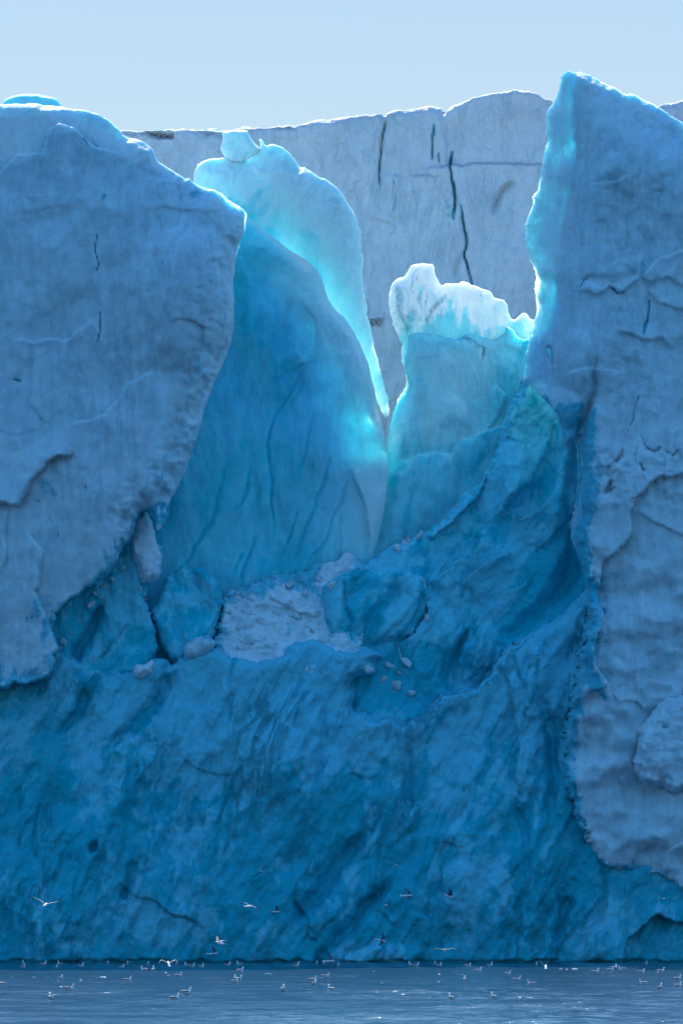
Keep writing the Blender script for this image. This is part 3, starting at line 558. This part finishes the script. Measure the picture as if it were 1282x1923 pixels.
right = block('right_ice_tower', [(1056, 137), (1070, 134), (1092, 137), (1112, 145), (1130, 152), (1160, 168), (1200, 181), (1240, 203), (1255, 212), (1262, 222), (1275, 228), (1287, 237), (1450, 330), (1450, 1800), (1340, 1760), (1300, 1720), (1270, 1665), (1245, 1650), (1200, 1642), (1165, 1633), (1148, 1640), (1120, 1622), (1095, 1570),
       (1066, 1505), (1058, 1440), (1062, 1370), (1073, 1300), (1085, 1220), (1102, 1150), (1100, 1085), (1086, 1040), (1067, 1002), (1078, 950), (1086, 880), (1082, 830), (1060, 850), (1048, 800), (1040, 770), (1020, 750), (1000, 725), (982, 716), (984, 690), (993, 640), (1004, 600), (1008, 560), (1004, 520),
       (996, 488), (988, 460), (984, 430), (990, 405), (1000, 387), (1003, 365), (1012, 340), (1016, 315), (1022, 290), (1027, 265), (1024, 250), (1025, 225), (1030, 205), (1040, 190), (1048, 160)],
      M['right'], .4, front=1.9, back=4.6, wf=55, wb=130, pf=.6, pb=.85, jag=3.4, rough=.8, facet=.6, seed=83, step=3.0, thin=right_thin, low=1080, edgeclear=.75,
      relief=[g for g, _ in rc + rub] + [(lambda x, y, Z: -.55 * sstep(1200, 1640, y)), groove([(1078, 240), (1080, 300), (1068, 350), (1050, 430)], 10, .3), shelf([(1215, 545), (1203, 520), (1225, 490), (1300, 465), (1450, 450)][::-1], .6, 60), shelf([(1300, 590), (1240, 575), (1212, 548)][::-1], .3, 40),
              shelf([(1200, 525), (1160, 557), (1140, 540), (1120, 560), (1075, 545)][::-1], .4, 50), hollow([(1080, 530), (1110, 515), (1150, 520), (1190, 500), (1200, 520), (1165, 552), (1120, 545)], .5, 20),
              bulge([(1100, 320), (1150, 280), (1200, 330), (1170, 350), (1110, 350)], .3, 30), shelf([(1100, 350), (1140, 345), (1180, 330)][::-1], .2, 25),
              bulge([(1045, 640), (1070, 610), (1120, 640), (1110, 720), (1090, 740), (1050, 720)], .5, 25), hollow([(1022, 650), (1040, 650), (1040, 690), (1030, 690)], .6, 8), bulge([(1040, 720), (1090, 740), (1085, 800), (1055, 810), (1030, 760)], .4, 18),
              groove([(1118, 680), (1112, 740), (1100, 780), (1088, 830), (1092, 880), (1080, 940), (1070, 1000)], 9, 1.0), shelf([(1115, 760), (1085, 810), (1090, 860)], .5, 24),
              shelf([(1450, 880), (1230, 900), (1195, 935), (1182, 965), (1184, 1000), (1170, 1030), (1130, 1055), (1122, 1110), (1128, 1160), (1112, 1230), (1122, 1265), (1142, 1285), (1148, 1320)][::-1], .9, 60),
              shelf([(1450, 1010), (1300, 1020), (1230, 985), (1182, 960)][::-1], .3, 40), shelf([(1145, 1300), (1160, 1322), (1190, 1318), (1210, 1340)], .3, 30), hollow([(1200, 1280), (1262, 1290), (1262, 1310), (1210, 1310)], .4, 15),
              lumps(90, 9, (1090, 830, 1320, 970), .05, .30), (lambda x, y, Z: sstep(1000, 1080, y) * (.75 * fbm(x / 120, y / 95, 3, 212) + .35 * cells(x / 120, y / 95, 213)[1] + .10 * cells(x / 45, y / 36, 214)[1])), shelf([(1450, 1560), (1290, 1570), (1250, 1600), (1240, 1640)], .3, 30), bulge([(1155, 1465), (1170, 1455), (1185, 1475), (1170, 1485)], .3, 10),
              shelf([(1170, 700), (1110, 690), (1060, 700)], .2, 30), shelf([(1160, 625), (1200, 640), (1240, 640), (1260, 660)], .3, 30), lumps(40, 19, (1100, 300, 1282, 800), .03, .12)],
      glow_tint=[area([(1048, 150), (1070, 180), (1078, 240), (1080, 320), (1060, 430), (1045, 520), (1030, 600), (985, 670), (960, 600), (960, 400), (1000, 240)], .8, 14), area([(1056, 137), (1092, 137), (1160, 166), (1240, 203), (1290, 240), (1200, 230), (1090, 200)], .5, 40)], clear0=-.02, clear=[f for _, f in rc] + [area([(1040, 140), (1078, 150), (1080, 320), (1060, 430), (1045, 520), (1040, 640), (980, 720), (960, 600), (960, 400), (1000, 240)], .18, 14),
                        area([(1092, 170), (1110, 180), (1100, 215), (1075, 230), (1078, 190)], .3, 10), area([(1090, 760), (1125, 800), (1120, 1000), (1125, 1100), (1112, 1200), (1090, 1320), (1072, 1440), (1090, 1560), (1000, 1560), (1000, 760)], .62, 30), area([(980, 700), (1040, 700), (1050, 800), (1000, 780)], .3, 20),
                        area([(1100, 1260), (1145, 1280), (1140, 1330), (1110, 1310)], .4, 14), area([(1450, 1650), (1290, 1680), (1240, 1655), (1140, 1635), (1060, 1500), (1040, 1500), (1140, 1700), (1450, 1800)], .2, 20), area([(1180, 520), (1210, 480), (1210, 540), (1150, 560), (1110, 530), (1150, 520)], .35, 10)],
      dirt=[stroke(q, .8, 3.5) for q in ([(1165, 850), (1155, 865), (1140, 878)], [(1145, 905), (1135, 925), (1150, 915)], [(1212, 842), (1225, 848), (1235, 843)], [(1252, 850), (1262, 858), (1272, 850)], [(1198, 870), (1205, 885)])] + [stroke([(1140, 1300), (1200, 1290)], .15, 20), stroke([(1100, 350), (1140, 345)], .15, 5)])
tag(right, 'tall pointed ice tower on the right with a lit turquoise left edge', 'serac')
lump = block('ice_bulge', [(1188, 1440), (1192, 1405), (1202, 1385), (1196, 1370), (1215, 1350), (1238, 1318), (1262, 1312), (1300, 1300), (1450, 1280), (1450, 1480), (1320, 1470), (1290, 1480), (1262, 1492), (1240, 1480), (1222, 1475), (1205, 1465), (1195, 1455)],
      M['right'], -1.7, front=1.1, back=2.0, wf=34, wb=40, jag=4.5, rough=.7, facet=.4, seed=91, step=2.6, parent=None, clear0=-.1, relief=[(lambda x, y, Z: .25 * fbm(x / 50, y / 35, 4, 222) + .12 * cells(x / 45, y / 30, 223)[1]), crack([(1240, 1362), (1252, 1366)], 4, .5)[0]], clear=[crack([(1240, 1362), (1252, 1366)], 4, .5)[1]])
lump.parent = right
tag(lump, 'rounded overhanging bulge near the foot of the tower')

# ---- loose lumps of ice resting on the ledge and in the gully
bpy.context.view_layer.update()
_dg = bpy.context.evaluated_depsgraph_get()
def resting_point(px, py):
    o = Vector((0, -DIST, CAMZ)); d = Vector(((px - 641) / FPX, 1, (HOR - py) / FPX)).normalized()
    hit, loc, nor, *_ = S.ray_cast(_dg, o, d); return (loc, nor) if hit else (None, None)
rr = random.Random(77)
ledge = [(432, 1150), (446, 1182), (470, 1128), (500, 1104), (545, 1098), (570, 1118), (596, 1150), (585, 1185), (520, 1150), (470, 1200), (540, 1190), (640, 1062), (600, 1092), (455, 1215), (610, 1205), (490, 1165), (556, 1160), (625, 1100)]
hollow_ = [(730, 1250), (748, 1262), (765, 1240), (742, 1285), (770, 1300), (720, 1275), (800, 1160), (745, 1030), (765, 1020), (790, 1005), (690, 1255)]
edge_ = [(180, 1112), (196, 1100), (212, 1088), (120, 1205), (134, 1190), (262, 1105), (272, 1128), (172, 1135), (112, 1218), (232, 1068)]
WORDS = ['first', 'second', 'third', 'fourth', 'fifth', 'sixth', 'seventh', 'eighth', 'ninth', 'tenth', 'eleventh', 'twelfth', 'thirteenth', 'fourteenth', 'fifteenth', 'sixteenth', 'seventeenth', 'eighteenth']
for pts_, lab, lo, hi in ((ledge, 'small ice lump lying on the snow ledge, %s from the left', .10, .34), (hollow_, 'small ice lump in the blue gully right of the ledge, %s from the left', .12, .42), (edge_, 'small snow lump under the left cliff edge, %s from the left', .10, .28)):
    for k_, (px, py) in enumerate(sorted(pts_)):
        me = bpy.data.meshes.new('ice_lump'); bm = bmesh.new()
        for _ in range(13):
            bm.verts.new(Vector((rr.gauss(0, 1), rr.gauss(0, 1), rr.gauss(0, 1))).normalized() * rr.uniform(.7, 1.1))
        bmesh.ops.convex_hull(bm, input=bm.verts); bmesh.ops.bevel(bm, geom=bm.edges[:], offset=.10, segments=1, affect='EDGES'); bm.to_mesh(me); bm.free()
        sz = rr.uniform(lo, hi); loc, nor = resting_point(px, py)
        o = link('ice_lump', me, M['snow'] if k_ % 3 or pts_ is edge_ else M['cliff'])
        o.location = loc + nor * sz * .25; o.scale = (sz * 1.3, sz, sz * .85); o.rotation_euler = (rr.uniform(0, 3), rr.uniform(0, 3), 0)
        tag(o, lab % WORDS[k_], 'ice lump', 'loose ice lumps on the glacier front')

# ================================================================== WATER
def water():
    xs = np.concatenate([[-3000, -800, -200, -60], np.linspace(-32, 32, 330), [60, 200, 800, 3000]])
    ys = np.concatenate([[-3000, -900, -600, -400], np.arange(-300, 4, .33), [12, 60, 400]])
    X, Y = np.meshgrid(xs, ys)
    fade = sstep(60, 32, np.abs(X)) * sstep(-400, -300, Y) * sstep(12, 2, Y)
    gust = .35 + .65 * sstep(-.25, .5, fbm(X * .05, Y * .018, 3, 120))
    h = .085 * fbm(X * .42, Y * .36, 4, 100) + .09 * perlin(X * .12, Y * .10, 110)
    Zh = h * fade * gust
    me = bpy.data.meshes.new('water'); ny, nx = X.shape
    co = np.stack([X, Y, Zh], -1).reshape(-1, 3)
    i = np.arange(ny * nx).reshape(ny, nx)
    f = np.stack([i[:-1, :-1], i[:-1, 1:], i[1:, 1:], i[1:, :-1]], -1).reshape(-1, 4)
    me.vertices.add(len(co)); me.vertices.foreach_set('co', co.ravel())
    me.loops.add(f.size); me.loops.foreach_set('vertex_index', f.ravel())
    me.polygons.add(len(f)); me.polygons.foreach_set('loop_start', np.arange(0, f.size, 4)); me.polygons.foreach_set('loop_total', np.full(len(f), 4))
    me.polygons.foreach_set('use_smooth', np.ones(len(f), bool)); me.update(); me.validate()
    m, n, b = newmat('silty_sea_water')
    P = nd(n, 'ShaderNodeTexCoord').outputs['Object']
    b.inputs['Base Color'].default_value = (.012, .040, .065, 1)
    b.inputs['Roughness'].default_value = .10; b.inputs['IOR'].default_value = 1.33; b.inputs['Specular IOR Level'].default_value = .17
    n1 = noise(n, mapping(n, P, scale=(.9, .5, 1)), 1.6, 5, .6)
    n2 = noise(n, mapping(n, P, scale=(.25, .12, 1)), 1.0, 3, .5)
    hh = math_(n, 'MULTIPLY', n1, maprange(n, n2, .35, .65, .3, 1.))
    bp = nd(n, 'ShaderNodeBump'); bp.inputs['Strength'].default_value = 1; bp.inputs['Distance'].default_value = .22
    n.links.new(hh, bp.inputs['Height']); n.links.new(bp.outputs[0], b.inputs['Normal'])
    o = link('water', me, m); tag(o, 'dark rippled sea water in front of the glacier', kind='structure')
water()

# ================================================================== GULLS AND FLOATING ICE
def flat_mat(name, col, rough=.7):
    m, n, b = newmat(name); P = nd(n, 'ShaderNodeTexCoord').outputs['Object']
    v = noise(n, P, 18, 3, .6)
    n.links.new(mix(n, maprange(n, v, .3, .7), tuple(c * .86 for c in col), col), b.inputs['Base Color'])
    b.inputs['Roughness'].default_value = rough; return m
GW = flat_mat('gull_white', (.90, .89, .87)); GG = flat_mat('gull_grey', (.24, .29, .36)); GB = flat_mat('gull_black', (.03, .03, .035)); GY = flat_mat('gull_beak', (.55, .45, .12), .4)
GS = flat_mat('gull_shade_grey', (.07, .11, .17))  # gull grey darkened and blued: the ice shadow painted into these wings

def wing_mat(name, col):
    m = flat_mat(name, col); n = m.node_tree; b = next(q for q in n.nodes if q.type == 'BSDF_PRINCIPLED'); out = next(q for q in n.nodes if q.type == 'OUTPUT_MATERIAL')
    t = nd(n, 'ShaderNodeBsdfTranslucent'); t.inputs[0].default_value = (.8, .78, .75, 1); x = nd(n, 'ShaderNodeMixShader'); x.inputs[0].default_value = .45
    n.links.new(b.outputs[0], x.inputs[1]); n.links.new(t.outputs[0], x.inputs[2]); n.links.new(x.outputs[0], out.inputs[0]); return m
GT = wing_mat('gull_white_wing', (.85, .84, .82))

def tube(path, radii, seg=10):
    """a lofted surface: path points, (half width across, half height) at each; closed at both ends"""
    V, F = [], []; n = len(path); P = [Vector(p) for p in path]
    for k in range(n):
        t = (P[min(k + 1, n - 1)] - P[max(k - 1, 0)]).normalized(); side = Vector((0, 1, 0))
        up = t.cross(side).normalized() * -1
        for q in range(seg):
            a = 2 * math.pi * q / seg
            V.append(P[k] + side * math.cos(a) * radii[k][0] + up * math.sin(a) * radii[k][1])
    for k in range(n - 1):
        for q in range(seg):
            a = k * seg + q; b = k * seg + (q + 1) % seg; F.append((a, b, b + seg, a + seg))
    F.append(tuple(range(seg))[::-1]); F.append(tuple(range((n - 1) * seg, n * seg)))
    return V, F
def mesh_of(name, VF, mat, mat2=None, pick=None):
    me = bpy.data.meshes.new(name); me.from_pydata([tuple(v) for v in VF[0]], [], VF[1])
    me.materials.append(mat)
    if mat2:
        me.materials.append(mat2)
        for p in me.polygons:
            if pick(p.center): p.material_index = 1
    bm = bmesh.new(); bm.from_mesh(me); bmesh.ops.recalc_face_normals(bm, faces=bm.faces); bm.to_mesh(me); bm.free()
    for p in me.polygons: p.use_smooth = True
    return me
# swimming gull, head towards +X, waterline at z = 0
sw_body = mesh_of('gull_body', tube([(-.17, 0, .065), (-.12, 0, .055), (-.04, 0, .04), (.05, 0, .04), (.11, 0, .06), (.135, 0, .105), (.135, 0, .15), (.145, 0, .185), (.165, 0, .195), (.19, 0, .188)],
                        [(.02, .015), (.05, .035), (.075, .062), (.08, .07), (.062, .062), (.036, .042), (.028, .03), (.033, .034), (.03, .03), (.012, .012)]), GW)
def wing_fold(sg):
    return mesh_of('folded_wing', tube([(-.25, sg * .012, .10), (-.18, sg * .03, .095), (-.08, sg * .055, .085), (.02, sg * .062, .08), (.08, sg * .045, .08)],
                   [(.006, .006), (.018, .014), (.028, .034), (.026, .04), (.01, .02)], 8), GG, GB, lambda c: c.x < -.17)
sw_wl, sw_wr = wing_fold(1), wing_fold(-1)
beak_me = mesh_of('beak', tube([(.183, 0, .188), (.205, 0, .184), (.226, 0, .174)], [(.010, .011), (.007, .008), (.002, .003)], 6), GY)
tail_me = mesh_of('tail', tube([(-.15, 0, .068), (-.20, 0, .074), (-.235, 0, .078)], [(.035, .012), (.034, .007), (.03, .004)], 6), GW)
def eye_mesh(x, y, z):
    me = bpy.data.meshes.new('eye'); bm = bmesh.new(); bmesh.ops.create_icosphere(bm, subdivisions=1, radius=.006)
    for sg in (-1, 1):
        pass
    bmesh.ops.translate(bm, verts=bm.verts, vec=(x, y, z)); bm.to_mesh(me); bm.free(); me.materials.append(GB); return me
eyes = (eye_mesh(.172, .027, .198), eye_mesh(.172, -.027, .198))
def empty(name, loc, rz=0.0, ry=0.0, rx=0.0, sc=1.0):
    o = bpy.data.objects.new(name, None); C.objects.link(o); o.location = loc; o.rotation_euler = (rx, ry, rz); o.scale = (sc,) * 3; o.empty_display_size = .2; return o
def kid(name, me, root):
    o = bpy.data.objects.new(name, me); C.objects.link(o); o.parent = root; return o
def swimmer(loc, rz, sc):
    r = empty('swimming_gull', loc, rz, 0, 0, sc)
    kid('gull_body', sw_body, r); kid('folded_wing', sw_wl, r); kid('folded_wing', sw_wr, r); kid('tail', tail_me, r); kid('beak', beak_me, r)
    for e in eyes: kid('eye', e, r)
    return r
def flyer(name, loc, rz, pitch, roll, inner, outer, span=1.05, sweep=.25, top=GG, body=GW, sc=1.0, right=None):
    """wings bend at the wrist: inner and outer are the raise angles in degrees of arm and hand, right = (inner, outer) of the other wing"""
    r = empty(name, loc, rz, pitch, roll, sc)
    kid('gull_body', mesh_of('gull_body', tube([(-.20, 0, .0), (-.14, 0, -.005), (-.05, 0, -.015), (.05, 0, -.01), (.11, 0, .0), (.15, 0, .01), (.19, 0, .02), (.22, 0, .018), (.245, 0, .01)],
        [(.018, .012), (.035, .03), (.055, .052), (.058, .056), (.045, .045), (.032, .034), (.034, .034), (.026, .026), (.010, .010)]), body), r)
    kid('tail', mesh_of('tail', ([(-.17, .025, .004), (-.17, -.025, .004), (-.30, .065, .008), (-.31, 0, .008), (-.30, -.065, .008), (-.17, .025, -.004), (-.17, -.025, -.004), (-.30, .065, .002), (-.31, 0, .002), (-.30, -.065, .002)],
        [(0, 2, 3, 1), (1, 3, 4), (5, 6, 8, 7), (6, 9, 8), (0, 5, 7, 2), (2, 7, 8, 3), (3, 8, 9, 4), (4, 9, 6, 1), (1, 6, 5, 0)]), body), r)
    kid('beak', mesh_of('beak', tube([(.24, 0, .012), (.262, 0, .008), (.282, 0, 0)], [(.010, .011), (.007, .008), (.002, .003)], 6), GY), r)
    for sg in (1, -1):
        ia, oa = (inner, outer) if (sg == 1 or right is None) else right
        V, F = [], []; N = 9; y = .035; z = .02; x = .02
        for k in range(N):
            t = k / (N - 1); chord = (.15 * (1 - .15 * t) if t < .45 else .14 * (1 - (t - .45) / .62) ** .8 + .006)
            xc = .04 + sweep * (.18 * math.sin(min(t / .45, 1) * math.pi / 2) - max(0, t - .45) * .85)
            th = .016 * (1 - t) + .003
            V += [(xc + chord * .45, sg * y, z - .004), (xc + chord * .15, sg * y, z + th), (xc - chord * .55, sg * y, z + .002), (xc + chord * .1, sg * y, z - th * .5)]
            a = R(ia if t < .45 else ia + (oa - ia) * min(1, (t - .45) / .12)); dl = span / 2 / (N - 1)
            y += math.cos(a) * dl; z += math.sin(a) * dl
        for k in range(N - 1):
            for q in range(4):
                a = k * 4 + q; b = k * 4 + (q + 1) % 4; F.append((a, b, b + 4, a + 4))
        F.append((0, 1, 2, 3)); F.append(tuple((N - 1) * 4 + q for q in (3, 2, 1, 0)))
        me = mesh_of('wing', (V, F), top, GB, lambda c: False)
        nf = len(me.polygons)
        for i, p in enumerate(me.polygons):
            if i // 4 >= N - 2: p.material_index = 1
        kid('wing', me, r)
    return r
def water_point(px, py):
    d = CAMZ * FPX / (py - HOR); return (px - 641) * d / FPX, d - DIST
def air_point(px, py, Y):
    d = DIST + Y; return ((px - 641) * d / FPX, Y, CAMZ + (HOR - py) * d / FPX)
ORD = ['leftmost', 'second from left', 'third from left', 'fourth from left', 'fifth from left', 'sixth from left', 'seventh from left', 'eighth from left', 'ninth from left', 'tenth from left', 'eleventh from left', 'twelfth from left',
       'thirteenth from left', 'fourteenth from left', 'fifteenth from left', 'sixteenth from left', 'seventeenth from left', 'eighteenth from left', 'nineteenth from left', 'twentieth from left'] + ['%s from left' % w_ for w_ in
       ('twenty-first', 'twenty-second', 'twenty-third', 'twenty-fourth', 'twenty-fifth', 'twenty-sixth', 'twenty-seventh', 'twenty-eighth', 'twenty-ninth', 'thirtieth')]
# pixel of the bird's waterline and its heading (0 = faces right, 180 = left, 90 = away)
shade_row = [(43, 1817.5, 60), (45, 1811.5, 100), (82, 1811.5, 20), (107, 1819.5, 80), (114, 1811.5, 150), (152, 1815, 0), (202, 1811.5, 80), (228, 1817.5, 5), (240, 1811.5, 100), (278, 1813.5, 70), (332, 1812, 80), (352, 1813.5, 160), (360, 1815.5, 10), (377, 1816.5, 5), (427, 1813.5, 20),
             (450, 1812.5, 160), (555, 1814.5, 5), (558, 1813.5, 60), (595, 1811.5, 100), (608, 1811.5, 80), (635, 1816, 80), (773, 1813, 170), (780, 1814.5, 10), (819, 1813, 120), (823, 1814.5, 30), (878, 1815, 10), (918, 1814, 5), (1006, 1814, 80), (1211, 1812, 60)]
back_row = [(271, 1823, 170), (288, 1823.5, 80), (335, 1835, 10), (451, 1825, 30), (897, 1825, 10), (952, 1831, 5), (1117, 1827.5, 20), (1145, 1823.5, 10), (1151, 1820, 30), (1156, 1820, 100), (1167, 1822, 170), (1203, 1828, 20), (1240, 1826, 15), (611, 1836, 10), (115, 1840, 60)]
mid_row = [(2, 1851, 175), (240, 1843, 10), (442, 1840, 100), (449, 1841, 40), (441, 1846, 30), (587, 1843, 30), (590, 1850, 60), (872, 1842, 80), (970, 1842, 10), (997, 1850, 180), (1207, 1849, 178), (1271, 1841, 20), (1272, 1854, 20)]
front_row = [(130, 1860, 10), (96, 1878, 110), (350, 1867, 15), (328, 1878, 40), (531, 1861, 70), (621, 1861, 120), (846, 1878, 100), (926, 1876, 110), (1238, 1858, 60)]
gr = random.Random(21)
for rows, text, group, sc in ((shade_row, 'dim gull afloat in the shaded strip under the ice, %s', 'gulls afloat in the shaded strip', .95), (back_row, 'sunlit gull afloat just outside the shade line, %s', 'sunlit gulls near the shade line', 1.0),
                              (mid_row, 'gull afloat on the middle of the open water, %s', 'gulls on the middle water', 1.02), (front_row, 'large near gull afloat in the foreground water, %s', 'gulls on the foreground water', 1.15)):
    for k, (px, py, hd) in enumerate(sorted(rows)):
        x, y = water_point(px, py)
        o = swimmer((x, y, .012), R(hd + gr.uniform(-12, 12)), sc * gr.uniform(.94, 1.06))
        tag(o, text % ORD[k], 'gull', group)
F_ = 'gulls in flight'
def fly(px, py, Y, rz, pitch, roll, inner, outer, label, **kw):
    kw['sc'] = kw.get('sc', 1.0) * 1.18
    o = flyer('flying_gull', air_point(px, py, Y), R(rz), R(pitch), R(roll), inner, outer, **kw); tag(o, label, 'gull', F_)
fly(86, 1699, -75, 78, -8, 10, 24, 22, 'bright white gull gliding on raised wings at far left', top=GT, span=1.15)
fly(467, 1702, -70, 60, 0, 20, 10, -35, 'white gull banking with its wing tips drooped above the middle left', top=GG, span=.85, body=GW)
fly(517, 1712, -12, 20, 0, -40, 20, 10, 'small shaded gull banking just right of the drooped white one', top=GS, body=GW, span=.75, sc=.8)
fly(490, 1637, -10, 85, 10, -42, 8, 14, 'thin dark gull on a steep diagonal, highest left of centre', top=GS, body=GW, span=.95)
fly(414, 1771, -75, 150, -10, 15, 35, 15, 'white gull flapping with both wings lifted above the left water', top=GT, span=.85)
fly(400, 1791, -20, 0, 0, 30, 60, 70, 'shaded gull flying low below the flapping white gull', top=GS, body=GW, span=.7, right=(5, 0), sc=.9)
fly(317, 1810, -70, 100, -20, 0, 25, -60, 'white gull landing with arched wings on the left water', top=GT, span=1.05)
fly(743, 1625, -15, 80, 0, -15, 14, -22, 'highest shaded gull with bowed wings, right of centre', top=GS, body=GW, span=.95)
fly(764, 1682, -15, 15, 0, 45, 20, 10, 'shaded gull banking steeply below the highest gull', top=GS, body=GW, span=.75, sweep=.5)
fly(725, 1700, -15, 80, 0, 18, 6, 2, 'small dark gull gliding level, lowest of the three right of centre', top=GS, body=GW, span=.75)
fly(840, 1682, -15, 20, 20, 10, 70, 75, 'grey gull with both wings held up against the blue ice', top=GS, body=GW, span=.75, right=(50, 60))
fly(715, 1766, -18, 0, 15, 10, 75, 80, 'dark winged gull with one wing up low over the water', top=GS, body=GW, span=.7, right=(-30, -50))
fly(835, 1784, -85, 95, 5, 0, 12, -28, 'white gull with long wings bowed down above the right water', top=GT, span=1.0)
fly(1245, 1688, -12, 80, 0, 26, 6, -2, 'dark gull on a diagonal glide at far right', top=GS, body=GW, span=1.0)
fly(618, 1805, -12, 10, 0, 50, 15, 5, 'dark gull skimming the waterline by the pale ice lump', top=GS, body=GW, span=.75)
fly(1024, 1816, -58, 90, -15, -12, 58, 68, 'gull alighting on the right water with both wings raised high', top=GG, span=.95)

bits = [(64, 1837, 1), (23, 1836.5, .5), (90, 1836.5, .5), (127, 1836.5, .5), (132, 1836, .5), (137, 1836.5, .5), (152, 1842.5, 1), (160, 1836.5, .6), (169, 1842, .4), (181, 1836.5, .5), (190, 1837, 1.3), (196, 1837, 1.2), (312, 1828, 1), (3, 1847, 1), (499, 1830, .5), (504, 1829, .7), (509, 1830, .5),
        (702, 1825.5, .6), (714, 1830, .9), (668, 1834, .5), (717, 1847, .6), (759, 1832, .5), (824, 1831, .9), (823, 1845, .8), (860, 1831, .5), (867, 1831.5, .8), (1052, 1821, 1.2), (1063, 1822, .9), (1076, 1821.5, 1.2), (1081, 1821.5, 1.1), (1105, 1829, .5), (1131, 1828.5, .8), (1142, 1828.5, .6), (1147, 1828.5, .6),
        (1234, 1827, .9), (1185, 1853, .6), (137, 1821, .0), (450, 1800, .0)]
bits = sorted(b for b in bits if b[2] > 0)
def bit_mesh(seed):
    r = random.Random(seed); me = bpy.data.meshes.new('ice_bit'); bm = bmesh.new(); bmesh.ops.create_icosphere(bm, subdivisions=2, radius=1)
    for v in bm.verts: v.co *= r.uniform(.75, 1.15)
    for v in bm.verts: v.co.x *= 1.25; v.co.z *= .75
    bm.to_mesh(me); bm.free(); me.materials.append(M['bit']); return me
bms = [bit_mesh(q) for q in range(4)]
for k, (px, py, q) in enumerate(bits):
    x, y = water_point(px, py); o = bpy.data.objects.new('ice_fragment', bms[k % 4]); C.objects.link(o)
    o.location = (x, y, .02); o.scale = (.065 * q,) * 3; o.rotation_euler = (0, 0, k * 1.3)
    tag(o, 'tiny sunlit bit of ice floating among the gulls, ' + (ORD[k] if k < 20 else ['rightmost'] [0] if k == len(bits) - 1 else ORD[len(bits) - 1 - k].replace('left', 'right')), 'ice fragment', 'small ice bits on the water')
